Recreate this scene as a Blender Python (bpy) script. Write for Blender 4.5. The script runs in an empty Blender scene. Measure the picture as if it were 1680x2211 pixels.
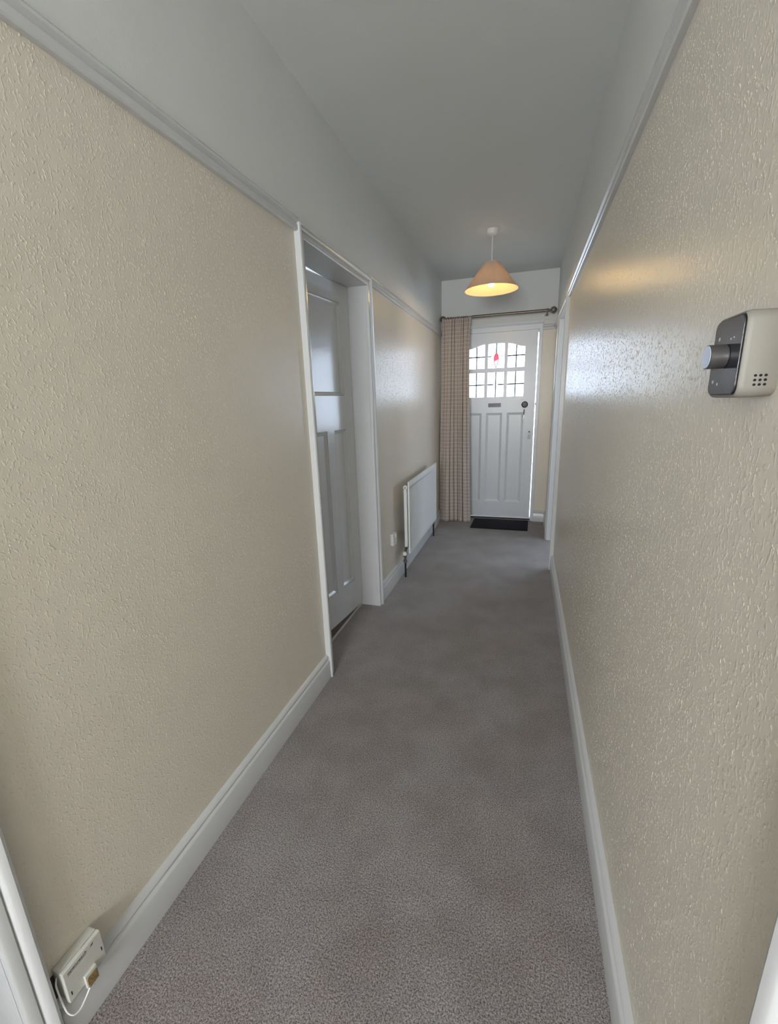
import bpy, bmesh, math, random
from mathutils import Vector, Matrix
random.seed(7)
C = bpy.context.scene.collection
PI = math.pi

# ---------------------------------------------------------------- camera
HC = 1.3245
cam_d = bpy.data.cameras.new('camera')
cam_d.sensor_fit = 'HORIZONTAL'; cam_d.sensor_width = 36.0
cam_d.lens = 924.93/1680*36.0
cam_d.clip_start = 0.02; cam_d.clip_end = 200
cam = bpy.data.objects.new('camera', cam_d); C.objects.link(cam)
yaw, pitch, roll = 0.3081, -0.2493, -0.0318
fv = Vector((-math.sin(yaw)*math.cos(pitch), math.cos(yaw)*math.cos(pitch), math.sin(pitch)))
rv = Vector((math.cos(yaw), math.sin(yaw), 0)); uv_ = rv.cross(fv)
r2 = rv*math.cos(roll)+uv_*math.sin(roll); u2 = r2.cross(fv)
M = Matrix((r2, u2, -fv)).transposed().to_4x4(); M.translation = (0, 0, HC)
cam.matrix_world = M
bpy.context.scene.camera = cam

# ---------------------------------------------------------------- world, lights, exposure
S = bpy.context.scene
S.view_settings.view_transform = 'Standard'; S.view_settings.look = 'None'
S.view_settings.gamma = 1; S.view_settings.use_curve_mapping = False
S.view_settings.exposure = 0.0
w = bpy.data.worlds.new('world'); S.world = w; w.use_nodes = True
bg = w.node_tree.nodes['Background']
bg.inputs[0].default_value = (0.72, 0.84, 1.0, 1); bg.inputs[1].default_value = 11.0

def area(name, loc, direction, sx, sy, power, col, portal=False):
    d = bpy.data.lights.new(name, 'AREA'); d.shape = 'RECTANGLE'; d.size = sx; d.size_y = sy
    d.energy = power; d.color = col
    o = bpy.data.objects.new(name, d); C.objects.link(o); o.location = loc
    o.rotation_euler = Vector(direction).to_track_quat('-Z', 'Y').to_euler()
    if portal: d.cycles.is_portal = True
    return o
# lamps added as daylight at unseen windows, behind the camera and in side rooms
area('daylight_rear', (-0.32, -2.56, 1.50), (0, 1, 0), 1.02, 1.2, 122, (1.0, 0.968, 0.92))
area('daylight_left_near', (-3.16, -1.85, 1.60), (1, 0, 0), .65, .95, 4, (0.85, 0.93, 1.0))
area('daylight_left_far', (-3.16, 3.2, 1.50), (1, 0, 0), 1.3, 1.1, 45, (0.95, 0.98, 1.0))
area('rear_portal', (-0.32, -2.54, 1.50), (0, 1, 0), 1.02, 1.18, 1, (1, 1, 1), True)
area('left_near_portal', (-3.15, -1.85, 1.60), (1, 0, 0), .7, 1.0, 1, (1, 1, 1), True)
area('left_far_portal', (-3.15, 3.2, 1.50), (1, 0, 0), 1.38, 1.18, 1, (1, 1, 1), True)
area('right_side_portal', (2.45, 3.85, 1.50), (-1, 0, 0), 1.0, 1.1, 1, (1, 1, 1), True)
area('right_far_portal', (1.55, 4.965, 1.50), (0, -1, 0), 1.48, 1.08, 1, (1, 1, 1), True)
area('sky_portal', (-0.318, 4.96, 1.62), (0, -1, 0), 0.62, 0.60, 1, (1, 1, 1), True)

# ---------------------------------------------------------------- node helpers and materials
def mat(name):
    m = bpy.data.materials.new(name); m.use_nodes = True
    nt = m.node_tree; b = nt.nodes['Principled BSDF']
    return m, nt, b
def N(nt, t, **k):
    n = nt.nodes.new(t)
    for a, v in k.items(): setattr(n, a, v)
    return n
def setin(nt, inp, v):
    if isinstance(v, bpy.types.NodeSocket): nt.links.new(v, inp)
    else: inp.default_value = v
def mth(nt, op, a, b=None, c=None, clamp=False):
    n = N(nt, 'ShaderNodeMath', operation=op, use_clamp=clamp)
    setin(nt, n.inputs[0], a)
    if b is not None: setin(nt, n.inputs[1], b)
    if c is not None: setin(nt, n.inputs[2], c)
    return n.outputs[0]
def mixc(nt, f, a, b, bt='MIX'):
    n = N(nt, 'ShaderNodeMix', data_type='RGBA', blend_type=bt)
    setin(nt, n.inputs[0], f); setin(nt, n.inputs[6], a); setin(nt, n.inputs[7], b)
    return n.outputs[2]
def noise(nt, vec, scale, detail=2, rough=.5, dist=0):
    n = N(nt, 'ShaderNodeTexNoise'); nt.links.new(vec, n.inputs['Vector'])
    n.inputs['Scale'].default_value = scale; n.inputs['Detail'].default_value = detail
    n.inputs['Roughness'].default_value = rough; n.inputs['Distortion'].default_value = dist
    return n.outputs['Fac']
def ramp(nt, fac, lo, hi):
    n = N(nt, 'ShaderNodeMapRange', clamp=True, interpolation_type='SMOOTHSTEP')
    nt.links.new(fac, n.inputs[0]); n.inputs[1].default_value = lo; n.inputs[2].default_value = hi
    return n.outputs[0]
def coords(nt, scale=(1, 1, 1)):
    g = N(nt, 'ShaderNodeNewGeometry')
    mp = N(nt, 'ShaderNodeMapping'); mp.inputs['Scale'].default_value = scale
    nt.links.new(g.outputs['Position'], mp.inputs[0]); return mp.outputs[0]
def bump(nt, b, h, dist, strength=1.0):
    n = N(nt, 'ShaderNodeBump'); n.inputs['Strength'].default_value = strength
    n.inputs['Distance'].default_value = dist
    nt.links.new(h, n.inputs['Height']); nt.links.new(n.outputs[0], b.inputs['Normal'])
def plain(name, col, rough=.5, metal=0.0, spec=.5, tone=.06, scale=30, bmp=0, bscale=200):
    m, nt, b = mat(name); v = coords(nt)
    f = noise(nt, v, scale, 3)
    dark = tuple(c*(1-tone*2) for c in col)+(1,)
    nt.links.new(mixc(nt, f, dark, tuple(min(1, c*(1+tone*.5)) for c in col)+(1,)), b.inputs['Base Color'])
    b.inputs['Roughness'].default_value = rough; b.inputs['Metallic'].default_value = metal
    b.inputs['Specular IOR Level'].default_value = spec
    if bmp: bump(nt, b, noise(nt, v, bscale, 2), bmp)
    return m

def wallpaper():
    m, nt, b = mat('woodchip_cream')
    v = coords(nt, (1, 1, .62))
    h = mth(nt, 'ADD', mth(nt, 'MULTIPLY', ramp(nt, noise(nt, v, 150, 1), .54, .72), .6), noise(nt, v, 25, 2))
    bump(nt, b, h, .0006, 1.0)
    big = noise(nt, v, 2.2, 2)
    nt.links.new(mixc(nt, big, (.67, .62, .52, 1), (.73, .68, .58, 1)), b.inputs['Base Color'])
    b.inputs['Roughness'].default_value = .32; b.inputs['Specular IOR Level'].default_value = .5
    return m
def plaster(name, col, streak=False):
    m, nt, b = mat(name); v = coords(nt)
    f = noise(nt, v, 1.6, 3)
    nt.links.new(mixc(nt, f, tuple(c*.95 for c in col)+(1,), col+(1,)), b.inputs['Base Color'])
    h = mth(nt, 'ADD', mth(nt, 'MULTIPLY', noise(nt, v, 260, 2), .4), mth(nt, 'MULTIPLY', noise(nt, v, 6, 2), 3.0))
    bump(nt, b, h, .0006)
    b.inputs['Roughness'].default_value = .7; b.inputs['Specular IOR Level'].default_value = .35
    return m
def carpet(name, a, c):
    m, nt, b = mat(name); v = coords(nt)
    f1 = noise(nt, v, 250, 3, .8); f2 = noise(nt, v, 5, 4, .6); f3 = noise(nt, v, 900, 1)
    f4 = noise(nt, v, 1.7, 2)
    g = ramp(nt, mth(nt, 'ADD', mth(nt, 'MULTIPLY', f1, .65), mth(nt, 'MULTIPLY', f3, .35)), .38, .62)
    col = mixc(nt, g, a+(1,), c+(1,))
    col = mixc(nt, ramp(nt, f2, .3, .7), col, mixc(nt, 1.0, col, (.80, .78, .77, 1), 'MULTIPLY'))
    col = mixc(nt, ramp(nt, f4, .35, .65), col, mixc(nt, 1.0, col, (.95, .91, .89, 1), 'MULTIPLY'))
    nt.links.new(col, b.inputs['Base Color'])
    b.inputs['Roughness'].default_value = .95; b.inputs['Specular IOR Level'].default_value = .1
    b.inputs['Sheen Weight'].default_value = .25; b.inputs['Sheen Roughness'].default_value = .5
    bump(nt, b, mth(nt, 'ADD', f1, mth(nt, 'MULTIPLY', f2, 1.2)), .004, .9)
    return m
def curtain_mat():
    m, nt, b = mat('woven_curtain')
    t = N(nt, 'ShaderNodeUVMap'); sp = N(nt, 'ShaderNodeSeparateXYZ'); nt.links.new(t.outputs[0], sp.inputs[0])
    u, v = sp.outputs[0], sp.outputs[1]
    fr = lambda x, p: mth(nt, 'FRACT', mth(nt, 'DIVIDE', x, p))
    line = mth(nt, 'LESS_THAN', fr(v, .0385), .12)
    dash = mth(nt, 'LESS_THAN', fr(u, .0055), .8)
    band = mth(nt, 'LESS_THAN', fr(u, .088), .25)
    dots = mth(nt, 'MULTIPLY', mth(nt, 'LESS_THAN', fr(v, .0128), .38), mth(nt, 'LESS_THAN', fr(u, .0132), .6))
    ddark = mth(nt, 'MULTIPLY', mth(nt, 'GREATER_THAN', fr(v, .0128), .62), mth(nt, 'LESS_THAN', fr(u, .0132), .6))
    k = mth(nt, 'MAXIMUM', mth(nt, 'MULTIPLY', line, dash), mth(nt, 'MULTIPLY', mth(nt, 'MULTIPLY', band, dots), .5))
    tv = noise(nt, coords(nt), 500, 2)
    base = mixc(nt, tv, (.42, .355, .315, 1), (.53, .455, .405, 1))
    base = mixc(nt, mth(nt, 'MULTIPLY', mth(nt, 'MULTIPLY', band, ddark), .4), base, (.20, .15, .13, 1))
    nt.links.new(mixc(nt, mth(nt, 'MULTIPLY', k, .75), base, (.88, .80, .68, 1)), b.inputs['Base Color'])
    b.inputs['Roughness'].default_value = .85; b.inputs['Specular IOR Level'].default_value = .2
    b.inputs['Sheen Weight'].default_value = .2
    bump(nt, b, mth(nt, 'ADD', k, mth(nt, 'MULTIPLY', tv, .4)), .0008)
    return m
def glass(name, col, gf=.07):
    m = bpy.data.materials.new(name); m.use_nodes = True; nt = m.node_tree
    nt.nodes.remove(nt.nodes['Principled BSDF']); out = nt.nodes['Material Output']
    t = N(nt, 'ShaderNodeBsdfTransparent'); t.inputs[0].default_value = col+(1,)
    g = N(nt, 'ShaderNodeBsdfGlossy'); g.inputs['Roughness'].default_value = .12
    v = coords(nt); bp = N(nt, 'ShaderNodeBump'); bp.inputs['Distance'].default_value = .002
    nt.links.new(noise(nt, v, 90, 2), bp.inputs['Height']); nt.links.new(bp.outputs[0], g.inputs['Normal'])
    x = N(nt, 'ShaderNodeMixShader'); x.inputs[0].default_value = gf
    nt.links.new(t.outputs[0], x.inputs[1]); nt.links.new(g.outputs[0], x.inputs[2]); nt.links.new(x.outputs[0], out.inputs[0])
    return m
def shade_mat():
    m = bpy.data.materials.new('parchment_shade'); m.use_nodes = True; nt = m.node_tree
    nt.nodes.remove(nt.nodes['Principled BSDF']); out = nt.nodes['Material Output']
    v = coords(nt); f = noise(nt, v, 120, 3)
    c = mixc(nt, f, (.66, .55, .43, 1), (.72, .61, .49, 1))
    d = N(nt, 'ShaderNodeBsdfDiffuse'); nt.links.new(c, d.inputs[0])
    t = N(nt, 'ShaderNodeBsdfTranslucent'); t.inputs[0].default_value = (.62, .48, .34, 1)
    x = N(nt, 'ShaderNodeMixShader'); x.inputs[0].default_value = .32
    nt.links.new(d.outputs[0], x.inputs[1]); nt.links.new(t.outputs[0], x.inputs[2]); nt.links.new(x.outputs[0], out.inputs[0])
    return m
def emit(name, col, s):
    m, nt, b = mat(name)
    b.inputs['Base Color'].default_value = (.9, .88, .82, 1)
    b.inputs['Emission Color'].default_value = col+(1,); b.inputs['Emission Strength'].default_value = s
    return m

MW = wallpaper()
MWC = MW.copy(); MWC.name = 'woodchip_fleck'; MWC.node_tree.nodes['Principled BSDF'].inputs['Roughness'].default_value = .46
MU = plaster('white_emulsion', (.70, .71, .69))
MC = plaster('ceiling_emulsion', (.67, .685, .66))
MG = plain('white_gloss_paint', (.595, .605, .60), .22, tone=.03, scale=8, bmp=.0006, bscale=30)
MG2 = plain('door_gloss_paint', (.64, .65, .66), .17, tone=.03, scale=8, bmp=.0004, bscale=22)
MF = plain('front_door_paint', (.68, .715, .75), .3, tone=.03, scale=8, bmp=.0005, bscale=40)
MCP = carpet('grey_carpet', (.058, .054, .053), (.52, .485, .475))
MCB = carpet('brown_carpet', (.035, .024, .020), (.16, .11, .09))
MCU = curtain_mat()
MGL = glass('clear_glass', (.97, .98, 1.0))
MRED = glass('red_glass', (.70, .070, .12), .05)
MPK = glass('pink_glass', (.85, .42, .48), .05)
MLEAD = plain('lead', (.12, .13, .15), .5, .6)
MSH = shade_mat()
MBULB = emit('bulb_glass', (1.0, .84, .58), 12)
MWP = plain('white_plastic', (.74, .74, .71), .35, tone=.02)
MRAD = plain('radiator_enamel', (.78, .80, .79), .3, tone=.02)
MBR = plain('antique_brass', (.22, .185, .14), .38, .6, tone=.15)
MBK = plain('black_metal', (.018, .018, .02), .35, .3)
MBKS = plain('dark_bronze', (.10, .09, .10), .4, .6)
MSTEEL = plain('aged_steel', (.32, .31, .30), .35, .9, tone=.15)
MCHR = plain('brushed_knob', (.55, .57, .60), .3, .8)
MMAT = plain('mat_pile', (.018, .016, .020), .95, spec=.1, tone=.3, scale=500, bmp=.002, bscale=500)
MTH = plain('thermostat_shell', (.24, .225, .19), .5, tone=.02)  # darkened: shade of someone standing at the camera is put into the colour
MSTRIP = plain('pale_strip', (.55, .51, .44), .45)
MSCR = plain('thermostat_screen', (.030, .033, .045), .08, spec=.8, tone=.1)
MHOLE = plain('hole_black', (.004, .004, .004), .8)
MKNOB = plain('graphite_knob', (.10, .095, .09), .4, .5)
MKCAP = plain('knob_cap', (.50, .57, .68), .3, .2)
MBOXP = plain('aged_plastic', (.60, .60, .54), .4, tone=.06, scale=40)
MDIRT = plain('dirty_connector', (.42, .27, .11), .6, tone=.5, scale=240, bmp=.003, bscale=240)
MINK = plain('grey_ink', (.06, .065, .07), .6)
MTAG = plain('clear_tag', (.50, .50, .53), .2)
MBRICK = plain('paving', (.50, .50, .46), .9, tone=.1, bmp=.004, bscale=40)
MDARKW = plain('bare_wood_gap', (.07, .045, .035), .8, tone=.3)

# ---------------------------------------------------------------- mesh helpers
def box(bm, x0, x1, y0, y1, z0, z1, mi=0):
    vs = [bm.verts.new((x, y, z)) for x in (x0, x1) for y in (y0, y1) for z in (z0, z1)]
    for f in ((0, 1, 3, 2), (4, 6, 7, 5), (0, 4, 5, 1), (2, 3, 7, 6), (0, 2, 6, 4), (1, 5, 7, 3)):
        bm.faces.new([vs[i] for i in f]).material_index = mi
def prism(bm, pts, a, b, mapf, closed=True, mi=0):
    A = [bm.verts.new(mapf(p, a)) for p in pts]; B = [bm.verts.new(mapf(p, b)) for p in pts]
    n = len(pts)
    for i in range(n if closed else n-1):
        j = (i+1) % n
        bm.faces.new((A[i], A[j], B[j], B[i])).material_index = mi
    if closed:
        bm.faces.new(A[::-1]).material_index = mi; bm.faces.new(B).material_index = mi
def lathe(bm, prof, centre, axis='Z', seg=32, mi=0, caps=True):
    cx, cy, cz = centre; rings = []
    for r, t in prof:
        ring = []
        for k in range(seg):
            a = 2*PI*k/seg; c, s = r*math.cos(a), r*math.sin(a)
            p = {'Z': (cx+c, cy+s, cz+t), 'Y': (cx+c, cy+t, cz+s), 'X': (cx+t, cy+c, cz+s)}[axis]
            ring.append(bm.verts.new(p))
        rings.append(ring)
    for a, b in zip(rings, rings[1:]):
        for k in range(seg):
            bm.faces.new((a[k], a[(k+1) % seg], b[(k+1) % seg], b[k])).material_index = mi
    if caps:
        bm.faces.new(rings[0][::-1]).material_index = mi; bm.faces.new(rings[-1]).material_index = mi
def tube(bm, pts, r, seg=8, mi=0, upv=None):
    pts = [Vector(p) for p in pts]; rings = []
    for i, p in enumerate(pts):
        d = (pts[min(i+1, len(pts)-1)]-pts[max(i-1, 0)]).normalized()
        up = Vector(upv) if upv else (Vector((0, 0, 1)) if abs(d.z) < .9 else Vector((0, 1, 0)))
        a = d.cross(up).normalized(); b = d.cross(a)
        rings.append([bm.verts.new(p+a*r*math.cos(2*PI*k/seg)+b*r*math.sin(2*PI*k/seg)) for k in range(seg)])
    for a, b in zip(rings, rings[1:]):
        for k in range(seg): bm.faces.new((a[k], a[(k+1) % seg], b[(k+1) % seg], b[k])).material_index = mi
    bm.faces.new(rings[0][::-1]); bm.faces.new(rings[-1])
def torus(bm, c, R, r, axis='X', seg=24, s2=8):
    rings = []
    for k in range(seg):
        a = 2*PI*k/seg; ring = []
        for j in range(s2):
            b = 2*PI*j/s2; q = R+r*math.cos(b); h = r*math.sin(b)
            u, v = q*math.cos(a), q*math.sin(a)
            p = {'X': (h, u, v), 'Y': (u, h, v), 'Z': (u, v, h)}[axis]
            ring.append(bm.verts.new((c[0]+p[0], c[1]+p[1], c[2]+p[2])))
        rings.append(ring)
    for k in range(seg):
        A, B = rings[k], rings[(k+1) % seg]
        for j in range(s2): bm.faces.new((A[j], A[(j+1) % s2], B[(j+1) % s2], B[j]))
def rrect(w, h, r, n=6):
    pts = []
    for cx, cy, a0 in ((w/2-r, h/2-r, 0), (-w/2+r, h/2-r, 90), (-w/2+r, -h/2+r, 180), (w/2-r, -h/2+r, 270)):
        for k in range(n+1):
            a = math.radians(a0+90*k/n); pts.append((cx+r*math.cos(a), cy+r*math.sin(a)))
    return pts
def obj(name, bm, mats, parent=None, smooth=False, bevel=0, origin=None):
    """link bm (written in world coordinates, or in the parent's own frame when that is rotated) as one object"""
    bmesh.ops.recalc_face_normals(bm, faces=bm.faces)
    me = bpy.data.meshes.new(name)
    off = Vector((0, 0, 0))
    if origin is not None: off = Vector(origin)
    elif parent is None:
        xs = [v.co for v in bm.verts]
        off = Vector(((min(v.x for v in xs)+max(v.x for v in xs))/2, (min(v.y for v in xs)+max(v.y for v in xs))/2, min(v.z for v in xs)))
    elif not parent.get('_local'):
        off = wloc(parent)
    bmesh.ops.translate(bm, verts=bm.verts, vec=-off)
    bm.to_mesh(me); bm.free()
    for m in (mats if isinstance(mats, (list, tuple)) else [mats]): me.materials.append(m)
    o = bpy.data.objects.new(name, me); C.objects.link(o)
    if parent is None: o.location = off
    else: o.parent = parent
    if parent is not None and parent.get('_local'): o['_local'] = 1
    if smooth:
        for p in me.polygons: p.use_smooth = True
        try: me.set_sharp_from_angle(angle=math.radians(40))
        except Exception: pass
    if bevel:
        b = o.modifiers.new('bevel', 'BEVEL'); b.width = bevel; b.segments = 2; b.limit_method = 'ANGLE'
        b.angle_limit = math.radians(40)
    return o
def wloc(o):
    v = Vector(o.location)
    while o.parent: o = o.parent; v += Vector(o.location)
    return v
def thing(name, loc, label=None, cat=None, group=None, kind=None, rotz=0, local=False):
    o = bpy.data.objects.new(name, None); C.objects.link(o); o.location = loc; o.rotation_euler = (0, 0, rotz)
    o.empty_display_size = .05
    tag(o, label, cat, group, kind)
    if local: o['_local'] = 1
    return o
def tag(o, label=None, cat=None, group=None, kind=None):
    if label: o['label'] = label
    if cat: o['category'] = cat
    if group: o['group'] = group
    if kind: o['kind'] = kind
    return o
def struct(o, label=None): return tag(o, label=label, kind='structure')
B = bmesh.new

# ---------------------------------------------------------------- the shell
XL, XR, D, ZC, ZR = -.893, .258, 4.859, 2.532, 2.005
TL = .135      # partition thickness
YB = -2.45     # rear end of the hall, behind the camera
XO, XP = -3.1, 2.4
def wall_x(name, x0, x1, y0, y1, openings, hall, split=True, label=None):
    """wall in the YZ plane; openings (ya, yb, za, zb); cream paper below the rail, white above"""
    bm = B(); ys = sorted({y0, y1, *[o[0] for o in openings], *[o[1] for o in openings]})
    for a, b in zip(ys, ys[1:]):
        segs = [(0, ZC)]
        for o in openings:
            if o[0] <= a+1e-6 and b-1e-6 <= o[1]:
                segs = [s for s in ((0, o[2]), (o[3], ZC)) if s[1]-s[0] > 1e-4]
        for z0, z1 in segs:
            if split and z0 < ZR < z1:
                box(bm, x0, x1, a, b, z0, ZR, 0); box(bm, x0, x1, a, b, ZR, z1, 1)
            else: box(bm, x0, x1, a, b, z0, z1, 0 if (split and z1 <= ZR) else 1)
    bmesh.ops.remove_doubles(bm, verts=bm.verts, dist=1e-5)
    return struct(obj(name, bm, [MW, MU]), label)
def wall_y(name, y0, y1, x0, x1, openings, split=True, label=None):
    bm = B(); xs = sorted({x0, x1, *[o[0] for o in openings], *[o[1] for o in openings]})
    for a, b in zip(xs, xs[1:]):
        segs = [(0, ZC)]
        for o in openings:
            if o[0] <= a+1e-6 and b-1e-6 <= o[1]:
                segs = [s for s in ((0, o[2]), (o[3], ZC)) if s[1]-s[0] > 1e-4]
        for z0, z1 in segs:
            if split and z0 < ZR < z1:
                box(bm, a, b, y0, y1, z0, ZR, 0); box(bm, a, b, y0, y1, ZR, z1, 1)
            else: box(bm, a, b, y0, y1, z0, z1, 0 if (split and z1 <= ZR) else 1)
    bmesh.ops.remove_doubles(bm, verts=bm.verts, dist=1e-5)
    return struct(obj(name, bm, [MW, MU]), label)

LA = (-.46, .32)        # left near doorway (clear opening)
LB = (1.745, 2.495)     # left doorway with the ajar door
RA = (-.40, .318)       # right near doorway
RB = (3.455, 4.185)     # right far doorway
ZD = 1.968
g = .025
bm = B(); box(bm, XO-.1, XP+.1, YB-.1, D+.12, -.08, 0)
struct(obj('floor', bm, MCP), 'grey brown speckled carpet of the hall')
bm = B(); box(bm, XO-.1, XP+.1, YB-.1, D+.12, ZC, ZC+.1)
struct(obj('ceiling', bm, MC), 'plain white painted hall ceiling')
wall_x('wall_left', XL-TL, XL, YB, D, [(LA[0]-g, LA[1]+g, 0, ZD+g), (LB[0]-g, LB[1]+g, 0, ZD+g)], 1,
       label='cream woodchip wall on the left, white above the picture rail')
wall_x('wall_right', XR, XR+TL, YB, D, [(RA[0]-g, RA[1]+g, 0, ZD+g), (RB[0]-g, RB[1]+g, 0, ZD+g)], 1,
       label='cream woodchip wall on the right, glossy in the daylight')
wall_y('wall_end', D, D+.11, XO, XP, [(-.752, .127, 0, 2.047), (.80, 2.3, .95, 2.05)], label='end wall around the white front door')
wall_y('wall_rear', YB-.1, YB, XO, XP, [(-.84, .20, .9, 2.1)])
wall_x('wall_left_outer', XO-.1, XO, YB, D, [(-2.2, -1.5, 1.1, 2.1), (2.5, 3.9, .9, 2.1)], 0, False)
wall_x('wall_right_outer', XP, XP+.1, YB, D, [(3.35, 4.35, .95, 2.05)], 0, False)
wall_y('wall_left_cross', 1.42, 1.52, XO, XL-TL, [], False)
wall_y('wall_right_cross', 2.6, 2.7, XR+TL, XP, [], False)
bm = B(); box(bm, XO, XL-TL-.002, 1.52, D, 0, .005); box(bm, XL-TL-.002, -1.016, LB[0], LB[1], 0, .005)
o = struct(obj('floor_left_room', bm, MCB), 'dark brown carpet seen under the ajar door')
bm = B(); box(bm, -6, 6, D+.12, 16, -.16, -.06)
struct(obj('floor_outside', bm, MBRICK))

def window(name, axis, pos, a, b, z0, z1, t=.1):
    root = thing(name, (0, 0, 0), kind='structure')
    cx = (a+b)/2
    root.location = (pos, cx, z0) if axis == 'X' else (cx, pos, z0)
    bm = B()
    def bb(u0, u1, w0, w1, d=.03):
        if axis == 'X': box(bm, pos-d, pos+d, u0, u1, w0, w1)
        else: box(bm, u0, u1, pos-d, pos+d, w0, w1)
    bb(a, b, z0, z0+.05); bb(a, b, z1-.05, z1); bb(a, a+.05, z0+.05, z1-.05); bb(b-.05, b, z0+.05, z1-.05)
    bb(cx-.02, cx+.02, z0+.05, z1-.05)
    obj('window_frame', bm, MG, root)
    for u0, u1 in ((a+.05, cx-.02), (cx+.02, b-.05)):
        bm = B()
        if axis == 'X': box(bm, pos-.002, pos+.002, u0, u1, z0+.05, z1-.05)
        else: box(bm, u0, u1, pos-.002, pos+.002, z0+.05, z1-.05)
        obj('pane', bm, MGL, root)
window('window_1', 'Y', YB-.05, -.84, .20, .9, 2.1)
window('window_2', 'X', XO-.05, -2.2, -1.5, 1.1, 2.1)
window('window_3', 'X', XO-.05, 2.5, 3.9, .9, 2.1)
window('added_window', 'X', XP+.05, 3.35, 4.35, .95, 2.05)  # unseen window, added to let more light into the far hall
window('window_4', 'Y', D+.06, .80, 2.3, .95, 2.05)

# ---------------------------------------------------------------- woodchip relief of the wallpaper
chips = bpy.data.collections.new('woodchip_shapes')
def chip(L, W, H, k):
    rnd = random.Random(k); bm = bmesh.new(); n = 8
    o = []; i = []
    for q in range(n):
        a = 2*PI*q/n; f = rnd.uniform(.75, 1.2)
        o.append(bm.verts.new((L/2*math.cos(a)*f, W/2*math.sin(a)*f, -.0001)))
        i.append(bm.verts.new((L/2*.60*math.cos(a)*f, W/2*.50*math.sin(a)*f, H*.52*rnd.uniform(.85, 1.05))))
    for q in range(n): bm.faces.new((o[q], o[(q+1) % n], i[(q+1) % n], i[q]))
    bm.faces.new(i)
    me = bpy.data.meshes.new('woodchip'); bm.to_mesh(me); bm.free(); me.materials.append(MWC)
    for p in me.polygons: p.use_smooth = True
    ob = bpy.data.objects.new('woodchip', me); chips.objects.link(ob)
for k, (L, W, H) in enumerate(((.0048, .0024, .0006), (.0036, .0028, .0005), (.0075, .0026, .0008), (.0060, .0036, .0008), (.0105, .0028, .0009), (.0044, .0034, .0007))): chip(L, W, H, k)
def relief(rects, parent, normal, density, seed, proud):
    """source quads on the paper; geometry nodes strew the chips over them"""
    vs, fs = [], []
    for q in rects:
        fs.append(tuple(range(len(vs), len(vs)+4))); vs += q
    me = bpy.data.meshes.new('woodchip_relief'); me.from_pydata([tuple(Vector(v)-wloc(parent)) for v in vs], [], fs); me.materials.append(MW)
    o = bpy.data.objects.new('woodchip_relief', me); C.objects.link(o); o.parent = parent; o['kind'] = 'stuff'
    ng = bpy.data.node_groups.new('strew_chips', 'GeometryNodeTree')
    ng.interface.new_socket('Geometry', in_out='INPUT', socket_type='NodeSocketGeometry')
    ng.interface.new_socket('Geometry', in_out='OUTPUT', socket_type='NodeSocketGeometry')
    n = ng.nodes.new; l = ng.links.new
    gi, go = n('NodeGroupInput'), n('NodeGroupOutput')
    d = n('GeometryNodeDistributePointsOnFaces'); d.inputs['Density'].default_value = density; d.inputs['Seed'].default_value = seed
    ci = n('GeometryNodeCollectionInfo'); ci.inputs['Collection'].default_value = chips
    ci.inputs['Separate Children'].default_value = True; ci.inputs['Reset Children'].default_value = True
    io = n('GeometryNodeInstanceOnPoints'); io.inputs['Pick Instance'].default_value = True
    rv_ = n('FunctionNodeRandomValue'); rv_.data_type = 'FLOAT'; rv_.inputs[2].default_value = -1.25; rv_.inputs[3].default_value = 1.25
    cx_ = n('ShaderNodeCombineXYZ'); l(rv_.outputs[1], cx_.inputs[2])
    rr = n('FunctionNodeRotateRotation'); rr.rotation_space = 'LOCAL'
    e2 = n('FunctionNodeEulerToRotation'); l(cx_.outputs[0], e2.inputs[0])
    # base turn: chip length along world Z, height along the wall normal
    zc = n('FunctionNodeAxesToRotation'); zc.primary_axis = 'Z'; zc.secondary_axis = 'X'
    zc.inputs[0].default_value = normal; zc.inputs[1].default_value = (0, 0, 1)
    l(zc.outputs[0], rr.inputs[0]); l(e2.outputs[0], rr.inputs[1]); l(rr.outputs[0], io.inputs['Rotation'])
    rs = n('FunctionNodeRandomValue'); rs.data_type = 'FLOAT'; rs.inputs[2].default_value = .45; rs.inputs[3].default_value = 1.15
    sv = n('ShaderNodeCombineXYZ'); mz = n('ShaderNodeMath'); mz.operation = 'MULTIPLY'; mz.inputs[1].default_value = proud
    l(rs.outputs[1], mz.inputs[0])
    for q in (0, 1): l(rs.outputs[1], sv.inputs[q])
    l(mz.outputs[0], sv.inputs[2]); l(sv.outputs[0], io.inputs['Scale'])
    l(gi.outputs[0], d.inputs[0]); l(d.outputs[0], io.inputs[0]); l(ci.outputs[0], io.inputs['Instance'])
    jn = n('GeometryNodeJoinGeometry'); l(io.outputs[0], jn.inputs[0]); l(jn.outputs[0], go.inputs[0])
    md = o.modifiers.new('chips', 'NODES'); md.node_group = ng
    return o
def qx(x, ya, yb): return [(x, ya, .12), (x, yb, .12), (x, yb, 1.99), (x, ya, 1.99)]
def qy(xa, xb): return [(xa, D-.0002, .12), (xb, D-.0002, .12), (xb, D-.0002, 1.99), (xa, D-.0002, 1.99)]
relief([qx(XL+.0002, LA[1]+.05, LB[0]-.05), qx(XL+.0002, LB[1]+.05, D)], bpy.data.objects['wall_left'], (1, 0, 0), 4600, 3, 1.25)
relief([qx(XR-.0002, RA[1]+.05, RB[0]-.05), qx(XR-.0002, RB[1]+.05, D)], bpy.data.objects['wall_right'], (-1, 0, 0), 6500, 5, .90)
relief([qy(XL, -.76), qy(.13, XR)], bpy.data.objects['wall_end'], (0, -1, 0), 6500, 7, 1.0)

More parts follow.
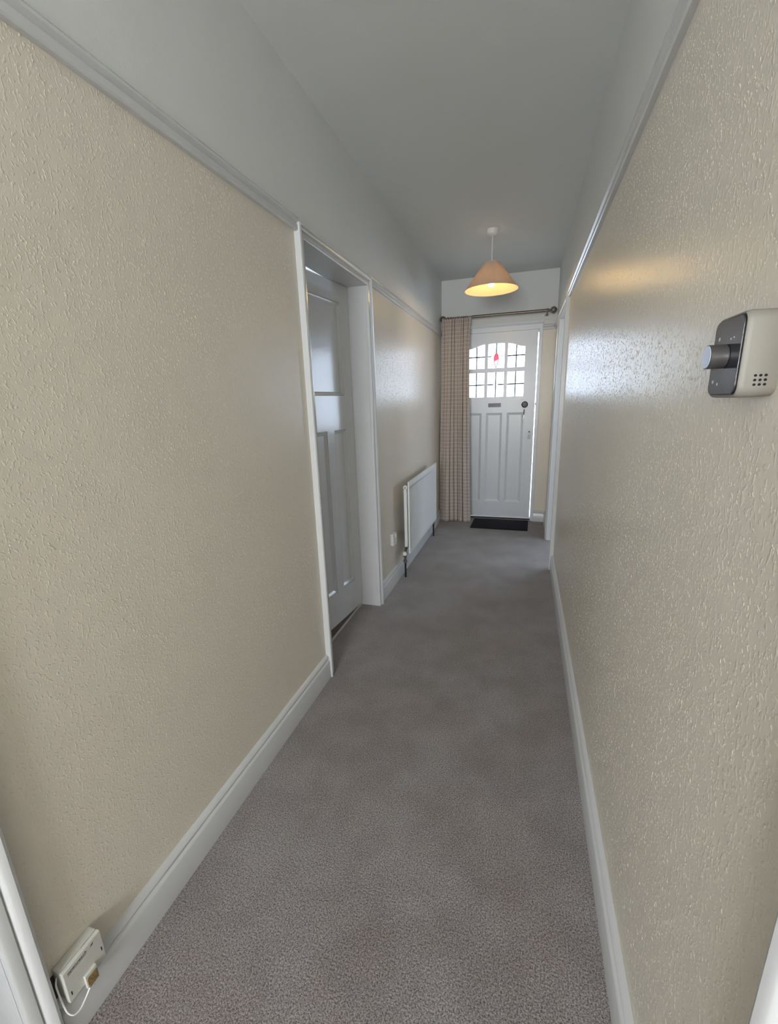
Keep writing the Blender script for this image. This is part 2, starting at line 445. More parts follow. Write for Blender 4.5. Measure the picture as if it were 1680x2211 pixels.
# ---------------------------------------------------------------- mouldings
RAIL = [(0, 1.984), (.014, 1.984), (.018, 1.988), (.018, 2.004), (.013, 2.008), (.017, 2.012), (.023, 2.016),
        (.024, 2.022), (.020, 2.028), (.010, 2.033), (0, 2.036)]
SKIRT = [(0, 0), (.020, 0), (.020, .090), (.017, .096), (.011, .099), (.013, .104), (.015, .110), (.012, .117),
         (.006, .121), (0, .124)]
def run_y(profile, xw, sgn, ya, yb, bm=None):
    bm = bm or B()
    prism(bm, profile, ya, yb, lambda p, t: (xw+sgn*p[0], t, p[1])); return bm
def run_x(profile, yw, xa, xb, sgn=-1, bm=None):
    bm = bm or B()
    prism(bm, profile, xa, xb, lambda p, t: (t, yw+sgn*p[0], p[1])); return bm
AW = .046
ARCH = [(0, 0), (0, .015), (.004, .018), (.020, .018), (.023, .014), (.026, .020), (.030, .026), (.040, .029), (AW, .026), (AW, 0)]
def architrave(name, xw, sgn, y0, y1, zt, prof=ARCH):
    bm = B(); st = []
    for k in range(4):
        ring = []
        for wd, p in prof:
            y, z = [(y0-wd, 0), (y0-wd, zt+wd), (y1+wd, zt+wd), (y1+wd, 0)][k]
            ring.append(bm.verts.new((xw+sgn*p, y, z)))
        st.append(ring)
    n = len(prof)
    for a, b in zip(st, st[1:]):
        for i in range(n):
            j = (i+1) % n; bm.faces.new((a[i], a[j], b[j], b[i]))
    bm.faces.new(st[0]); bm.faces.new(st[-1])
    return bm
def lining(x0, x1, y0, y1, zt, t=g):
    bm = B()
    box(bm, x0, x1, y0-t, y0, 0, zt); box(bm, x0, x1, y1, y1+t, 0, zt); box(bm, x0, x1, y0-t, y1+t, zt, zt+t)
    return bm
tn = [0]
def trim(bm, m=None, label=None, smooth=True):
    tn[0] += 1
    return struct(obj('trim_%d' % tn[0], bm, m or MG, smooth=smooth), label)
A = AW
trim(run_y(RAIL, XL, 1, LA[1]+A, LB[0]-A), label='white picture rail along the left wall, near stretch')
trim(run_y(RAIL, XL, 1, LB[1]+A, D), label='white picture rail above the radiator')
trim(run_y(RAIL, XR, -1, RA[1]+A, RB[0]-A-.01), label='white picture rail along the right wall')
trim(run_y(RAIL, XR, -1, RB[1]+A, D), label='short stub of picture rail beside the front door')
trim(run_x(RAIL, D, XL+.024, -.754), label='short picture rail behind the curtain')
trim(run_x(RAIL, D, .131, XR-.024), label='short picture rail on end wall right of front door')
for nm, xw, sg, y0, y1, lb in (('a', XL, 1, *LA, 'white architrave at the lower left corner'),
                           ('b', XL, 1, *LB, 'white architrave around the ajar panelled door'),
                           ('c', XR, -1, *RA, 'white architrave at the lower right corner'),
                           ('d', XR, -1, *RB, 'white architrave of the far right doorway')):
    trim(architrave('t', xw, sg, y0, y1, ZD), label=lb)
    x0, x1 = (XL-TL-.005, XL+.001) if sg == 1 else (XR-.001, XR+TL+.005)
    trim(lining(x0, x1, y0, y1, ZD), label='white door lining', smooth=False)
def base(name, bm, label=None): return struct(obj(name, bm, MG, smooth=True), label)
bl = run_y(SKIRT, XL, 1, LA[1]+A, LB[0]-A)
run_y(SKIRT, XL, 1, LB[1]+A, D, bl); run_y(SKIRT, XL, 1, YB, LA[0]-A, bl)
base('baseboard_left', bl, 'white moulded skirting board along the left wall')
br = run_y(SKIRT, XR, -1, RA[1]+A, RB[0]-A)
run_y(SKIRT, XR, -1, RB[1]+A, D, br); run_y(SKIRT, XR, -1, YB, RA[0]-A, br)
base('baseboard_right', br, 'white moulded skirting board along the right wall')
be = run_x(SKIRT, D, XL+.02, -.754); run_x(SKIRT, D, .131, XR-.02, bm=be)
base('baseboard_end', be, 'short white skirting beside the front door')
base('baseboard_rear', run_x(SKIRT, YB, XL+.02, XR-.02, 1))
bm = B(); box(bm, XL+.0005, XL+.018, D-.016, D, .124, 1.984); trim(bm, label='white corner bead left of the curtain')
bm = B(); box(bm, -1.016, -1.004, LB[0]+.002, LB[1]-.002, .001, .007)
trim(bm, MSTRIP, 'pale threshold strip under the ajar door')

# ---------------------------------------------------------------- panelled doors
def panel_mesh(x0, x1, z0, z1, yf, yb, bev=.022, rec=.013, ridge=((.002, .006), (.006, .0025), (.011, .0045))):
    """a sunk panel with a mitred sloping moulding, both faces; local x across, y through"""
    bm = B()
    for y, s in ((yf, 1), (yb, -1)):
        o = [bm.verts.new(p) for p in ((x0, y, z0), (x1, y, z0), (x1, y, z1), (x0, y, z1))]
        rg = [[bm.verts.new(p) for p in ((x0+k, y+s*dd, z0+k), (x1-k, y+s*dd, z0+k), (x1-k, y+s*dd, z1-k), (x0+k, y+s*dd, z1-k))] for k, dd in ridge]
        i = [bm.verts.new(p) for p in ((x0+bev, y+s*rec, z0+bev), (x1-bev, y+s*rec, z0+bev), (x1-bev, y+s*rec, z1-bev), (x0+bev, y+s*rec, z1-bev))]
        for q in range(4):
            r = (q+1) % 4
            for A_, B_ in zip([o]+rg, rg+[i]): bm.faces.new((A_[q], A_[r], B_[r], B_[q]))
        bm.faces.new(i)
    return bm
def leaf_boxes(bm, W, H, panels, yf, yb, z0=0):
    """solid leaf with rectangular holes: simple guillotine on rows"""
    rows = sorted({z0, H, *[p[2] for p in panels], *[p[3] for p in panels]})
    for a, b in zip(rows, rows[1:]):
        x = 0
        for p in sorted([p for p in panels if p[2] <= a+1e-6 and b-1e-6 <= p[3]]):
            if p[0] > x: box(bm, x, p[0], yf, yb, a, b)
            x = p[1]
        if x < W: box(bm, x, W, yf, yb, a, b)
def knob_set(parent, x, z, yf, yb, m=MBK):
    bm = B(); lathe(bm, [(.024, 0), (.026, -.004), (.010, -.008), (.010, -.03), (.026, -.038), (.030, -.048), (.026, -.058), (.012, -.062)], (x, yf, z), 'Y', 24)
    return obj('door_knob', bm, m, parent, smooth=True)

# door_1: the front door -------------------------------------------------------------
DX0, DX1, DZ0, DZ1, DY = -.722, .089, .034, 1.9955, 4.864
DT = .044
fd = thing('door_1', (-.318, DY, 0), kind='structure', label='white front door with arched leaded glazing')
XM = -.318
cols = [(-.604, -.435), (-.402, -.234), (-.201, -.032)]
def ztop(x):
    a = abs(x-XM)
    if a < .086: return 1.889-.004*(a/.086)**2
    t = min(1, (a-.112)/.175); t = max(0, t)
    return 1.884-.040*(.5-.5*math.cos(PI*t))
bm = B()
pz0, pz1 = .208, 1.184
lowp = [(-.632, -.455), (-.409, -.238), (-.190, -.018)]
# below the glazing
leaf = [(a-DX0, b-DX0, pz0, pz1) for a, b in lowp]
def bw(x0, x1, z0, z1): box(bm, x0, x1, DY, DY+DT, z0, z1)
bw(DX0, DX1, DZ0, pz0)
xs = [DX0]+[v for c in lowp for v in c]+[DX1]
for i in range(0, 8, 2): bw(xs[i], xs[i+1], pz0, pz1)
bw(DX0, DX1, pz1, 1.352)
xs = [DX0]+[v for c in cols for v in c]+[DX1]
for i in range(0, 8, 2): bw(xs[i], xs[i+1], 1.352, 1.855 if i in (0, 6) else 1.842)
for a, b in cols: bw(a, b, 1.602, 1.645)
# head rail with the arched underside
n = 96; prev = None
gx = sorted(set([DX0+(DX1-DX0)*k/n for k in range(n+1)]+xs))
def under(x):
    for a, b in cols:
        if a-1e-6 <= x <= b+1e-6: return ztop(x)
    return None
segs = []
for a, b in zip(gx, gx[1:]):
    mx = (a+b)/2; inside = any(c[0] < mx < c[1] for c in cols)
    if inside: za, zb = ztop(a), ztop(b)
    else: za = zb = 1.842 if (xs[1] < mx < xs[-2]) else 1.855
    v = [bm.verts.new(p) for p in ((a, DY, za), (b, DY, zb), (b, DY, DZ1), (a, DY, DZ1), (a, DY+DT, za), (b, DY+DT, zb), (b, DY+DT, DZ1), (a, DY+DT, DZ1))]
    for f in ((0, 1, 2, 3), (7, 6, 5, 4), (0, 4, 5, 1), (2, 6, 7, 3)): bm.faces.new([v[i] for i in f])
obj('door_leaf', bm, MF, fd)
for a, b in lowp: obj('panel', panel_mesh(a, b, pz0, pz1, DY, DY+DT, .024, .014, ((.002, .002),)), MF, fd)
# glazing: four leaded quarries to a light
gy = DY+.020
def pane_poly(pts, m, name='pane', t=.003):
    bm = B(); prism(bm, pts, gy-t/2, gy+t/2, lambda p, q: (p[0], q, p[1])); return obj(name, bm, m, fd)
def came(pts, r=.0076, name='came'):
    bm = B(); tube(bm, [(x, gy-.002, z) for x, z in pts], r, 6); return obj(name, bm, MLEAD, fd)
for ci, (a, b) in enumerate(cols):
    c = (a+b)/2
    for z0, z1 in ((1.352, 1.602), (1.645, None)):
        zm = 1.478 if z1 else 1.762
        for x0, x1 in ((a, c), (c, b)):
            if not z1 and ci == 1:
                pass
            pane_poly([(x0, z0), (x1, z0), (x1, zm), (x0, zm)], MGL)
            if z1: pane_poly([(x0, zm), (x1, zm), (x1, z1), (x0, z1)], MGL)
            else: pane_poly([(x0, zm), (x1, zm)]+[(x1+(x0-x1)*k/6, ztop(x1+(x0-x1)*k/6)) for k in range(7)], MGL)
        zt = z1 or ztop(c)
        if not z1 and ci == 1: came([(c, 1.797), (c, zt)]); came([(a, zm), (a+.034, zm+.002)], .006); came([(b-.034, zm+.002), (b, zm)], .0035)
        elif z1 and ci == 1: came([(c, z0), (c, zt)]); came([(a, zm), (a+.062, zm)]); came([(b-.062, zm), (b, zm)])
        else: came([(c, z0), (c, zt)]); came([(a, zm), (b, zm)])
# tulip motif in the middle upper light
cx = XM; gy -= .004
wl = lambda z: .024*math.sin(PI*min(1, max(0, (1.797-z)/.150))**.72)
zz = [1.797-.15*k/14 for k in range(15)]
mid = 8
pane_poly([(cx-wl(z), z) for z in zz[:mid+1]]+[(cx+wl(z), z-.0) for z in zz[:mid-1]][::-1], MRED, 'petal')
pane_poly([(cx-wl(z), z) for z in zz[mid:]]+[(cx+wl(z), z) for z in zz[mid-2:-1]][::-1], MPK, 'petal')
for s in (-1, 1):
    came([(cx+s*wl(z), z) for z in zz], .0034)
    P = [(.056, 1.768), (.044, 1.748), (.034, 1.71), (.024, 1.675), (.010, 1.647)]
    came([(cx+s*x, z) for x, z in P], .0030); came([(cx+s*.056, 1.768), (cx+s*.024, 1.770)], .0032)
    came([(cx+s*.036, 1.70), (cx+s*.083, 1.664)], .0028)
    came([(cx+s*.030, 1.690), (cx+s*.052, 1.664), (cx+s*.075, 1.668), (cx+s*.084, 1.684)], .0026)
# ironmongery
bm = B(); box(bm, -.386, -.255, DY-.005, DY-.0005, 1.245, 1.286)
lp = obj('letter_plate', bm, MBKS, fd, bevel=.001)
bm = B(); box(bm, -.377, -.264, DY-.007, DY-.004, 1.252, 1.278); obj('letter_flap', bm, MBKS, lp, bevel=.0008)
bm = B()
for x in (-.393, -.247): lathe(bm, [(.003, 0), (.002, -.002)], (x, DY, 1.265), 'Y', 8)
obj('screw', bm, MSTEEL, lp)
bm = B(); lathe(bm, [(.030, 0), (.033, -.006), (.030, -.012), (.014, -.016), (.014, -.030), (.028, -.034), (.031, -.044), (.024, -.052), (.004, -.053)], (-.012, DY, 1.264), 'Y', 28)
obj('door_knob', bm, MBK, fd, smooth=True)
bm = B(); box(bm, -.020, -.010, DY-.004, DY+.001, 1.175, 1.215); obj('keyhole_cover', bm, MBK, fd, bevel=.002)
bm = B(); box(bm, .090, .102, DY-.012, DY-.001, 1.255, 1.280); obj('latch_keep', bm, MBK, fd)
bm = B(); lathe(bm, [(.009, 0), (.008, -.003)], (.047, DY, .982), 'Y', 16); obj('lock_cylinder', bm, MSTEEL, fd, smooth=True)
# frame, threshold
fr = thing('trim_front_door_frame', (-.318, D, 0), kind='structure', label='white frame and cornice around the front door')
bm = B(); box(bm, -.752, -.730, D-.012, D+.10, 0, 1.998); obj('door_jamb', bm, MF, fr, bevel=.002)
bm = B(); box(bm, .0975, .130, D-.012, D+.10, 0, 1.998); obj('door_jamb', bm, MF, fr, bevel=.002)
bm = B(); box(bm, -.752, .130, D-.010, D+.10, 1.996, 2.047); obj('frame_head', bm, MF, fr, bevel=.002)
bm = B(); prism(bm, [(0, 2.044), (.014, 2.044), (.022, 2.052), (.030, 2.060), (.032, 2.072), (0, 2.076)], -.765, .135, lambda p, t: (t, D-p[0], p[1]))
obj('cornice', bm, MF, fr, smooth=True)
bm = B(); box(bm, -.80, XR-.002, D-.007, D, 2.076, 2.108); obj('fascia_board', bm, MU, fr)
bm = B(); box(bm, -.730, .0975, D+.055, D+.10, 1.975, 1.996); obj('door_stop', bm, MF, fr)  # unseen strip, added so daylight does not leak over the leaf
bm = B(); box(bm, -.730, .0975, D+.004, D+.10, 0, .022); obj('threshold', bm, MDARKW, fr)
bm = B(); box(bm, -.740, .112, D-.022, D+.003, .0005, .010); obj('threshold_strip', bm, MSTEEL, fr, bevel=.002)

# door_2: ajar door on the left; local x runs from the hinge towards the camera, +y to the hall
W2, H2, T2 = .738, 1.946, .035
ang = math.radians(7.0)
d2 = thing('door_2', (XL-TL-.007, LB[1]-.004, .020), kind='structure', rotz=0, local=True,
           label='white four panel door standing slightly ajar on the left')
# local x -> world (-sin, -cos); local y -> towards the hall (+X)
d2.rotation_euler = (0, 0, -PI/2-ang)
pan = [(.090, .650, 1.352, 1.850), (.090, .229, .200, 1.162), (.302, .440, .200, 1.162), (.512, .650, .200, 1.162)]
bm = B(); leaf_boxes(bm, W2, H2, pan, 0, T2, 0); obj('door_leaf', bm, MG2, d2)
for p in pan: obj('panel', panel_mesh(p[0], p[1], p[2], p[3], 0, T2), MG2, d2)
bm = B(); lathe(bm, [(.024, 0), (.026, .004), (.010, .008), (.010, .03), (.026, .038), (.028, .05), (.02, .058)], (.690, T2, 1.02), 'Y', 20)
obj('door_knob', bm, MBR, d2, smooth=True)
bm = B()
lathe(bm, [(.006, 0), (.006, .09)], (-.003, -.004, .2), 'Z', 10); lathe(bm, [(.006, 0), (.006, .09)], (-.003, -.004, 1.7), 'Z', 10)
obj('hinge', bm, MSTEEL, d2, smooth=True)
# door_3: closed door right beside the camera
d3 = thing('door_3', (XR+.06, RA[1]-.003, .008), kind='structure', local=True)
d3.rotation_euler = (0, 0, -PI/2)
W3 = RA[1]-RA[0]-.006
pan = [(.09, W3-.09, 1.364, 1.864), (.09, .22, .212, 1.174), (W3/2-.065, W3/2+.065, .212, 1.174), (W3-.22, W3-.09, .212, 1.174)]
bm = B(); leaf_boxes(bm, W3, 1.955, pan, 0, .035, 0); obj('door_leaf', bm, MG2, d3)
for p in pan: obj('panel', panel_mesh(p[0], p[1], p[2], p[3], 0, .035), MG2, d3)
bm = B(); lathe(bm, [(.024, 0), (.01, -.008), (.01, -.03), (.026, -.038), (.02, -.058)], (W3-.05, 0, 1.02), 'Y', 20)
obj('door_knob', bm, MBR, d3, smooth=True)

# ---------------------------------------------------------------- radiator
R0, R1, RZ0, RZ1, RX = 3.000, 4.030, .200, .757, -.793
rad = thing('radiator', (-.83, 3.515, 0), 'white fluted panel radiator on the left wall beside the curtain', 'radiator')
# fluted front sheet
pts = []; nfl = 31; y = R0+.03; pitch = (R1-R0-.06)/nfl
for k in range(nfl):
    y0 = R0+.03+k*pitch
    for t, d in ((0, 0), (.30, 0), (.40, -.005), (.86, -.005), (.96, 0)): pts.append((y0+t*pitch, d))
pts.append((R1-.03, 0))
bm = B()
rows = [(RZ0+.03, 0), (RZ0+.045, 1), (RZ1-.060, 1), (RZ1-.045, 0)]
grid = [[bm.verts.new((RX+d*k, yy, z)) for yy, d in pts] for z, k in rows]
for a, b in zip(grid, grid[1:]):
    for i in range(len(pts)-1): bm.faces.new((a[i], a[i+1], b[i+1], b[i]))
obj('fluted_face', bm, MRAD, rad, smooth=True)
bm = B()
for (a, b, c, d) in ((R0, R1, RZ0, RZ0+.03), (R0, R1, RZ1-.045, RZ1), (R0, R0+.03, RZ0+.03, RZ1-.045), (R1-.03, R1, RZ0+.03, RZ1-.045)):
    box(bm, RX-.012, RX, a, b, c, d)
box(bm, RX-.014, RX-.010, R0+.01, R1-.01, RZ0+.01, RZ1-.01)
bmesh.ops.remove_doubles(bm, verts=bm.verts, dist=1e-6)
obj('front_panel', bm, MRAD, rad, bevel=.002)
bm = B(); box(bm, -.846, -.822, R0+.035, R1-.035, RZ0+.04, RZ1-.065); obj('back_panel', bm, MRAD, rad, bevel=.003)
bm = B()
for k in range(40):
    yy = R0+.08+k*(R1-R0-.16)/39; box(bm, -.822, RX-.014, yy, yy+.002, RZ0+.06, RZ1-.08)
o = obj('convector_fin', bm, MRAD, rad); o['kind'] = 'stuff'
bm = B(); lathe(bm, [(.014, -.008), (.016, -.006), (.016, .012), (.012, .014)], (-.828, R0+.022, RZ1-.046), 'Y', 20)
lathe(bm, [(.006, -.014), (.006, -.006)], (-.828, R0+.022, RZ1-.046), 'Y', 8)
o = obj('bleed_plug', bm, MWP, rad, smooth=True)
bm = B(); lathe(bm, [(.005, 0), (.004, -.004)], (-.828, R0+.008, RZ1-.046), 'Y', 6); obj('bleed_screw', bm, MBR, o)
for yy, nm, s in ((R0+.012, 'near', 1), (R1+.070, 'far', -1)):
    vx = -.838
    bm = B()
    tube(bm, [(vx, yy, .175), (vx, yy, .0)], .0075, 10)
    obj('supply_pipe', bm, MBK, rad, smooth=True)
    bm = B(); lathe(bm, [(.010, 0), (.015, .004), (.015, .022), (.010, .026), (.010, .040), (.014, .046), (.014, .058)], (vx, yy, .120), 'Z', 16)
    v = obj('valve_body', bm, MSTEEL, rad, smooth=True)
    bm = B(); lathe(bm, [(.013, .0), (.017, .004), (.017, .030), (.012, .036)], (vx, yy-.014, .195), 'Y', 20)
    obj('lockshield_cap', bm, MWP, v, smooth=True)
    bm = B(); tube(bm, [(vx, yy, .175), (vx, yy, .20), (vx, yy+s*.02, .215), (vx, yy+s*.07, .232)], .010, 10)
    obj('valve_tail', bm, MSTEEL, rad, smooth=True)
for yy in (3.25, 3.8):
    bm = B(); box(bm, XL+.001, -.846, yy, yy+.03, .30, .66); obj('wall_bracket', bm, MRAD, rad)

# ---------------------------------------------------------------- wall socket
sk = thing('wall_socket', (XL, 2.856, .315), 'small white electrical socket between the ajar door frame and radiator', 'socket')
bm = B(); prism(bm, rrect(.086, .086, .005), XL, XL+.016, lambda p, t: (t, 2.856+p[0], .360+p[1])); obj('back_box', bm, MWP, sk, bevel=.001)
bm = B(); prism(bm, rrect(.088, .088, .006), XL+.016, XL+.024, lambda p, t: (t, 2.856+p[0], .360+p[1])); fp = obj('face_plate', bm, MWP, sk, bevel=.002)
bm = B(); prism(bm, [(-.009, -.012), (.009, -.012), (.009, .012), (-.009, .012)], XL+.024, XL+.029, lambda p, t: (t, 2.876+p[0], .382+p[1])); obj('rocker_switch', bm, MWP, fp, bevel=.001)
bm = B()
for dy, dz, a, b in ((0, -.002, .004, .009), (-.011, -.024, .007, .003), (.011, -.024, .007, .003)):
    box(bm, XL+.0235, XL+.0245, 2.846+dy-a/2, 2.846+dy+a/2, .362+dz-b/2, .362+dz+b/2)
obj('pin_hole', bm, MHOLE, fp)

# ---------------------------------------------------------------- pendant lamp
PX, PY = -.289, 3.628
lamp = thing('pendant_lamp', (PX, PY, 2.08), 'lit pendant lamp with a beige conical shade hanging from the ceiling', 'lamp')
bm = B(); lathe(bm, [(.010, -.040), (.028, -.037), (.040, -.030), (.044, -.022), (.045, -.0005)], (PX, PY, ZC), 'Z', 32); obj('ceiling_rose', bm, MWP, lamp, smooth=True)
bm = B(); tube(bm, [(PX, PY, ZC-.038), (PX, PY, 2.285)], .0034, 8); obj('flex', bm, MWP, lamp, smooth=True)
zb_, zt_ = 2.128, 2.313
bm = B()
lathe(bm, [(.056, zt_), (.198, zb_), (.1965, zb_-.0005), (.0545, zt_-.0005)], (PX, PY, 0), 'Z', 64, caps=False)
sh = obj('lamp_shade', bm, MSH, lamp, smooth=True)
bm = B(); torus(bm, (PX, PY, zb_), .1975, .0022, 'Z', 64, 6); obj('shade_rim', bm, MSH, sh, smooth=True)
bm = B(); torus(bm, (PX, PY, zt_-.001), .0555, .002, 'Z', 40, 6)
for k in range(3):
    a = 2*PI*k/3+.4; tube(bm, [(PX+.055*math.cos(a), PY+.055*math.sin(a), zt_-.002), (PX+.018*math.cos(a), PY+.018*math.sin(a), zt_-.028)], .0015, 5)
torus(bm, (PX, PY, zt_-.028), .019, .0018, 'Z', 20, 5); obj('shade_carrier', bm, MWP, sh, smooth=True)
bm = B(); lathe(bm, [(.008, .060), (.014, .055), (.016, .03), (.018, .0), (.016, -.002)], (PX, PY, 2.232), 'Z', 20); obj('lamp_holder', bm, MWP, lamp, smooth=True)
bm = B(); lathe(bm, [(.011, .070), (.013, .058), (.019, .036), (.0235, .020), (.0215, .007), (.012, .001), (.002, 0)], (PX, PY, 2.150), 'Z', 24); obj('bulb', bm, MBULB, lamp, smooth=True)
ld = bpy.data.lights.new('bulb_light', 'POINT'); ld.energy = 3.0; ld.color = (1.0, .65, .24); ld.shadow_soft_size = .022
lo = bpy.data.objects.new('bulb_light', ld); C.objects.link(lo); lo.location = (0, 0, 2.120-2.08); lo.parent = lamp

# ---------------------------------------------------------------- curtain rod and curtain
RY, RZ = 4.752, 2.144
rod = thing('curtain_rod', (-.32, RY, RZ), 'bronze curtain rod with ball finials above the front door', 'curtain rod')
bm = B(); tube(bm, [(-.825, RY, RZ), (-.50, RY, RZ)], .0105, 16); obj('inner_pole', bm, MBR, rod, smooth=True)
bm = B(); tube(bm, [(-.56, RY, RZ), (.178, RY, RZ)], .0145, 16); obj('outer_pole', bm, MBR, rod, smooth=True)
for x, s in ((-.857, -1), (.215, 1)):
    bm = B(); rr = .031
    prof = [(.0105, -s*.046), (.012, -s*.038), (.008, -s*.034), (.008, -s*.029)]
    prof += [(max(.0005, rr*math.sin(a)), -s*rr*math.cos(a)) for a in [PI*(.09+.91*k/14) for k in range(15)]]
    lathe(bm, prof, (x, RY, RZ), 'X', 24); obj('finial', bm, MBR, rod, smooth=True)
for x in (-.81, .158):
    bm = B(); torus(bm, (x, RY, RZ), .0165, .004, 'X', 20, 6); tube(bm, [(x, RY+.016, RZ-.010), (x, RY+.06, RZ-.030), (x, D-.004, RZ-.030)], .005, 8)
    lathe(bm, [(.018, -.001), (.016, -.006)], (x, D, RZ-.030), 'Y', 16)
    tube(bm, [(x, RY, RZ-.018), (x, RY, RZ-.036)], .005, 8)
    obj('rod_bracket', bm, MBR, rod, smooth=True)
for k, x in enumerate((-.795, -.780, -.765, -.745, -.722, -.705, -.690, -.668, -.650, -.632, -.610)):
    bm = B(); torus(bm, (x, RY, RZ-.002), .0175, .0022, 'X', 20, 6)
    tube(bm, [(x, RY, RZ-.019), (x, RY, RZ-.030)], .0015, 5)
    obj('curtain_ring', bm, MBK, rod, smooth=True)

# curtain: one bunched cloth
def curtain():
    nu, nv = 460, 80
    zt, zb = 2.132, .010
    def xl(v): return -.850-.034*v**.6+.004*math.sin(v*6)-.006*math.exp(-v*30)
    def xr(v): return -.574+.010*math.exp(-v*25)+.042*v**1.5
    # folds: positions and widths in u, uneven, deepening below the pencil pleats
    folds = [(.10, .060, .25), (.345, .036, 1.1), (.465, .040, 1.2), (.575, .034, 1.2), (.665, .030, .6), (.765, .045, 1.3), (.91, .030, .3)]
    bm = B(); uvl = bm.loops.layers.uv.new('UVMap'); g_ = []
    for j in range(nv+1):
        v = j/nv; z = zt+(zb-zt)*v; row = []; pin = math.exp(-v*13); arc = 0; px = py = None
        for i in range(nu+1):
            u = i/nu
            y = 0; x_ = 0
            for k, (c, wd, a) in enumerate(folds):
                cc = c+.012*math.sin(3*v+k*1.7)+.02*(1-v)*math.sin(k*2.3)*pin
                ww = wd*.42*(1+.35*v*(1 if k % 2 else .2))
                e = math.exp(-((u-cc)/ww)**2)
                y += .062*a*e*(1-.85*pin); t_ = (u-cc)/ww; x_ += .016*a*t_**3*math.exp(-t_*t_/1.5)*(1-pin)
            y += (.020*math.cos(2*PI*1.6*u+.4+.5*v)-.006*math.cos(2*PI*7*u+2*v))*(1-pin)
            y += pin*(.011*math.sin(2*PI*12*u+.8*math.sin(9*u)))
            x = xl(v)+(xr(v)-xl(v))*u-x_*.3
            yc = 4.678-.014*v
            if px is not None: arc += math.hypot(x-px, yc+y-py)
            px, py = x, yc+y
            row.append((bm.verts.new((x, yc+y, z+.006*math.sin(2*PI*12*u)*pin-.004*(v > .985)*math.sin(11*u))), arc, z))
        g_.append(row)
    for j in range(nv):
        for i in range(nu):
            q = (g_[j][i], g_[j][i+1], g_[j+1][i+1], g_[j+1][i])
            f = bm.faces.new([a[0] for a in q])
            for lp_, a in zip(f.loops, q): lp_[uvl].uv = (a[1], a[2])
    o = obj('curtain', bm, MCU, smooth=False)
    for p in o.data.polygons: p.use_smooth = True
    s = o.modifiers.new('solid', 'SOLIDIFY'); s.thickness = .0025
    return tag(o, 'full length pinkish brown woven curtain bunched left of the front door', 'curtain')
curtain()

# ---------------------------------------------------------------- doormat
bm = B()
prism(bm, [(-.512, 4.452), (.074, 4.446), (.080, 4.826), (-.506, 4.826)], .001, .011, lambda p, t: (p[0], p[1], t))
mt = tag(obj('doormat', bm, MMAT, bevel=.003), 'black rectangular doormat on the carpet before the front door', 'doormat')

# ---------------------------------------------------------------- keys
ky = thing('door_key', (.047, DY-.02, .93), 'key on a ring with a clear tag hanging in the front door lock', 'key')
bm = B(); lathe(bm, [(.008, 0), (.008, .003)], (.047, DY-.022, .982), 'Y', 16); box(bm, .0455, .0485, DY-.020, DY-.0035, .978, .986)
obj('key_bow', bm, MBK, ky, smooth=True)
bm = B(); torus(bm, (.047, DY-.018, .966), .0135, .0014, 'Y', 24, 6); obj('split_ring', bm, MSTEEL, ky, smooth=True)
bm = B(); prism(bm, rrect(.030, .042, .004), DY-.019, DY-.016, lambda p, t: (.046+p[0], t, .926+p[1])); obj('tag', bm, MTAG, ky, bevel=.0006)
bm = B(); tube(bm, [(.047, DY-.018, .9525), (.047, DY-.018, .944)], .0013, 5); obj('tag_link', bm, MSTEEL, ky)
k2 = thing('latch_key', (-.015, DY-.01, 1.12), 'small dark key and fob hanging below the round knob', 'key')
bm = B(); tube(bm, [(-.015, DY-.010, 1.196), (-.015, DY-.010, 1.160)], .0035, 8); box(bm, -.017, -.013, DY-.010, DY-.0045, 1.186, 1.196)
obj('key_blade', bm, MBK, k2, smooth=True)
bm = B(); prism(bm, [(-.006, 0), (.006, 0), (.004, .046), (-.004, .046)], DY-.012, DY-.008, lambda p, t: (-.016+p[0], t, 1.112+p[1])); obj('key_fob', bm, MSTEEL, k2, bevel=.0006)

# ---------------------------------------------------------------- thermostat
TY0, TY1, TZ0, TZ1, TX = .583, .665, 1.318, 1.410, .222
th = thing('thermostat', (XR, .624, TZ0), 'square cream thermostat with dark glass face and dial on right wall', 'thermostat')
cy, cz = (TY0+TY1)/2, (TZ0+TZ1)/2
bm = B(); st = []
for xx, s in ((XR, .965), (XR-.006, .985), (TX+.006, 1.0), (TX+.0015, .985), (TX, .955)):
    st.append([bm.verts.new((xx, cy+p[0]*s, cz+p[1]*s)) for p in rrect(TY1-TY0, TZ1-TZ0, .012, 6)])
for a, b in zip(st, st[1:]):
    for i in range(len(a)): bm.faces.new((a[i], a[(i+1) % len(a)], b[(i+1) % len(a)], b[i]))
bm.faces.new(st[0]); bm.faces.new(st[-1])
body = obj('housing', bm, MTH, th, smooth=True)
bm = B()
for i in range(3):
    for j in range(3):
        lathe(bm, [(.0014, -.0006), (.0014, .001)], (.2365+i*.0048, TY0+.0002, 1.3315+j*.0048), 'Y', 10)
hl = obj('vent_hole', bm, MHOLE, body)
bm = B(); prism(bm, rrect(.075, .084, .010, 8), TX-.0022, TX-.0002, lambda p, t: (t, cy+p[0], cz+p[1]))
scr = obj('glass_face', bm, MSCR, th, bevel=.0008)
bm = B(); prism(bm, rrect(.0775, .0865, .011, 8), TX-.0006, TX+.0004, lambda p, t: (t, cy+p[0], cz+p[1]))
obj('bezel', bm, MBK, th)
ko = (TX-.0022, cy, cz+.001)
bm = B(); lathe(bm, [(.0125, 0), (.0125, -.0005), (.0135, -.0010), (.0135, -.0175), (.0128, -.018)], ko, 'X', 48); kb = obj('dial', bm, MKNOB, th, smooth=True)
bm = B(); lathe(bm, [(.0127, -.018), (.0122, -.0186), (.002, -.0187)], ko, 'X', 48); obj('dial_cap', bm, MKCAP, kb, smooth=True)
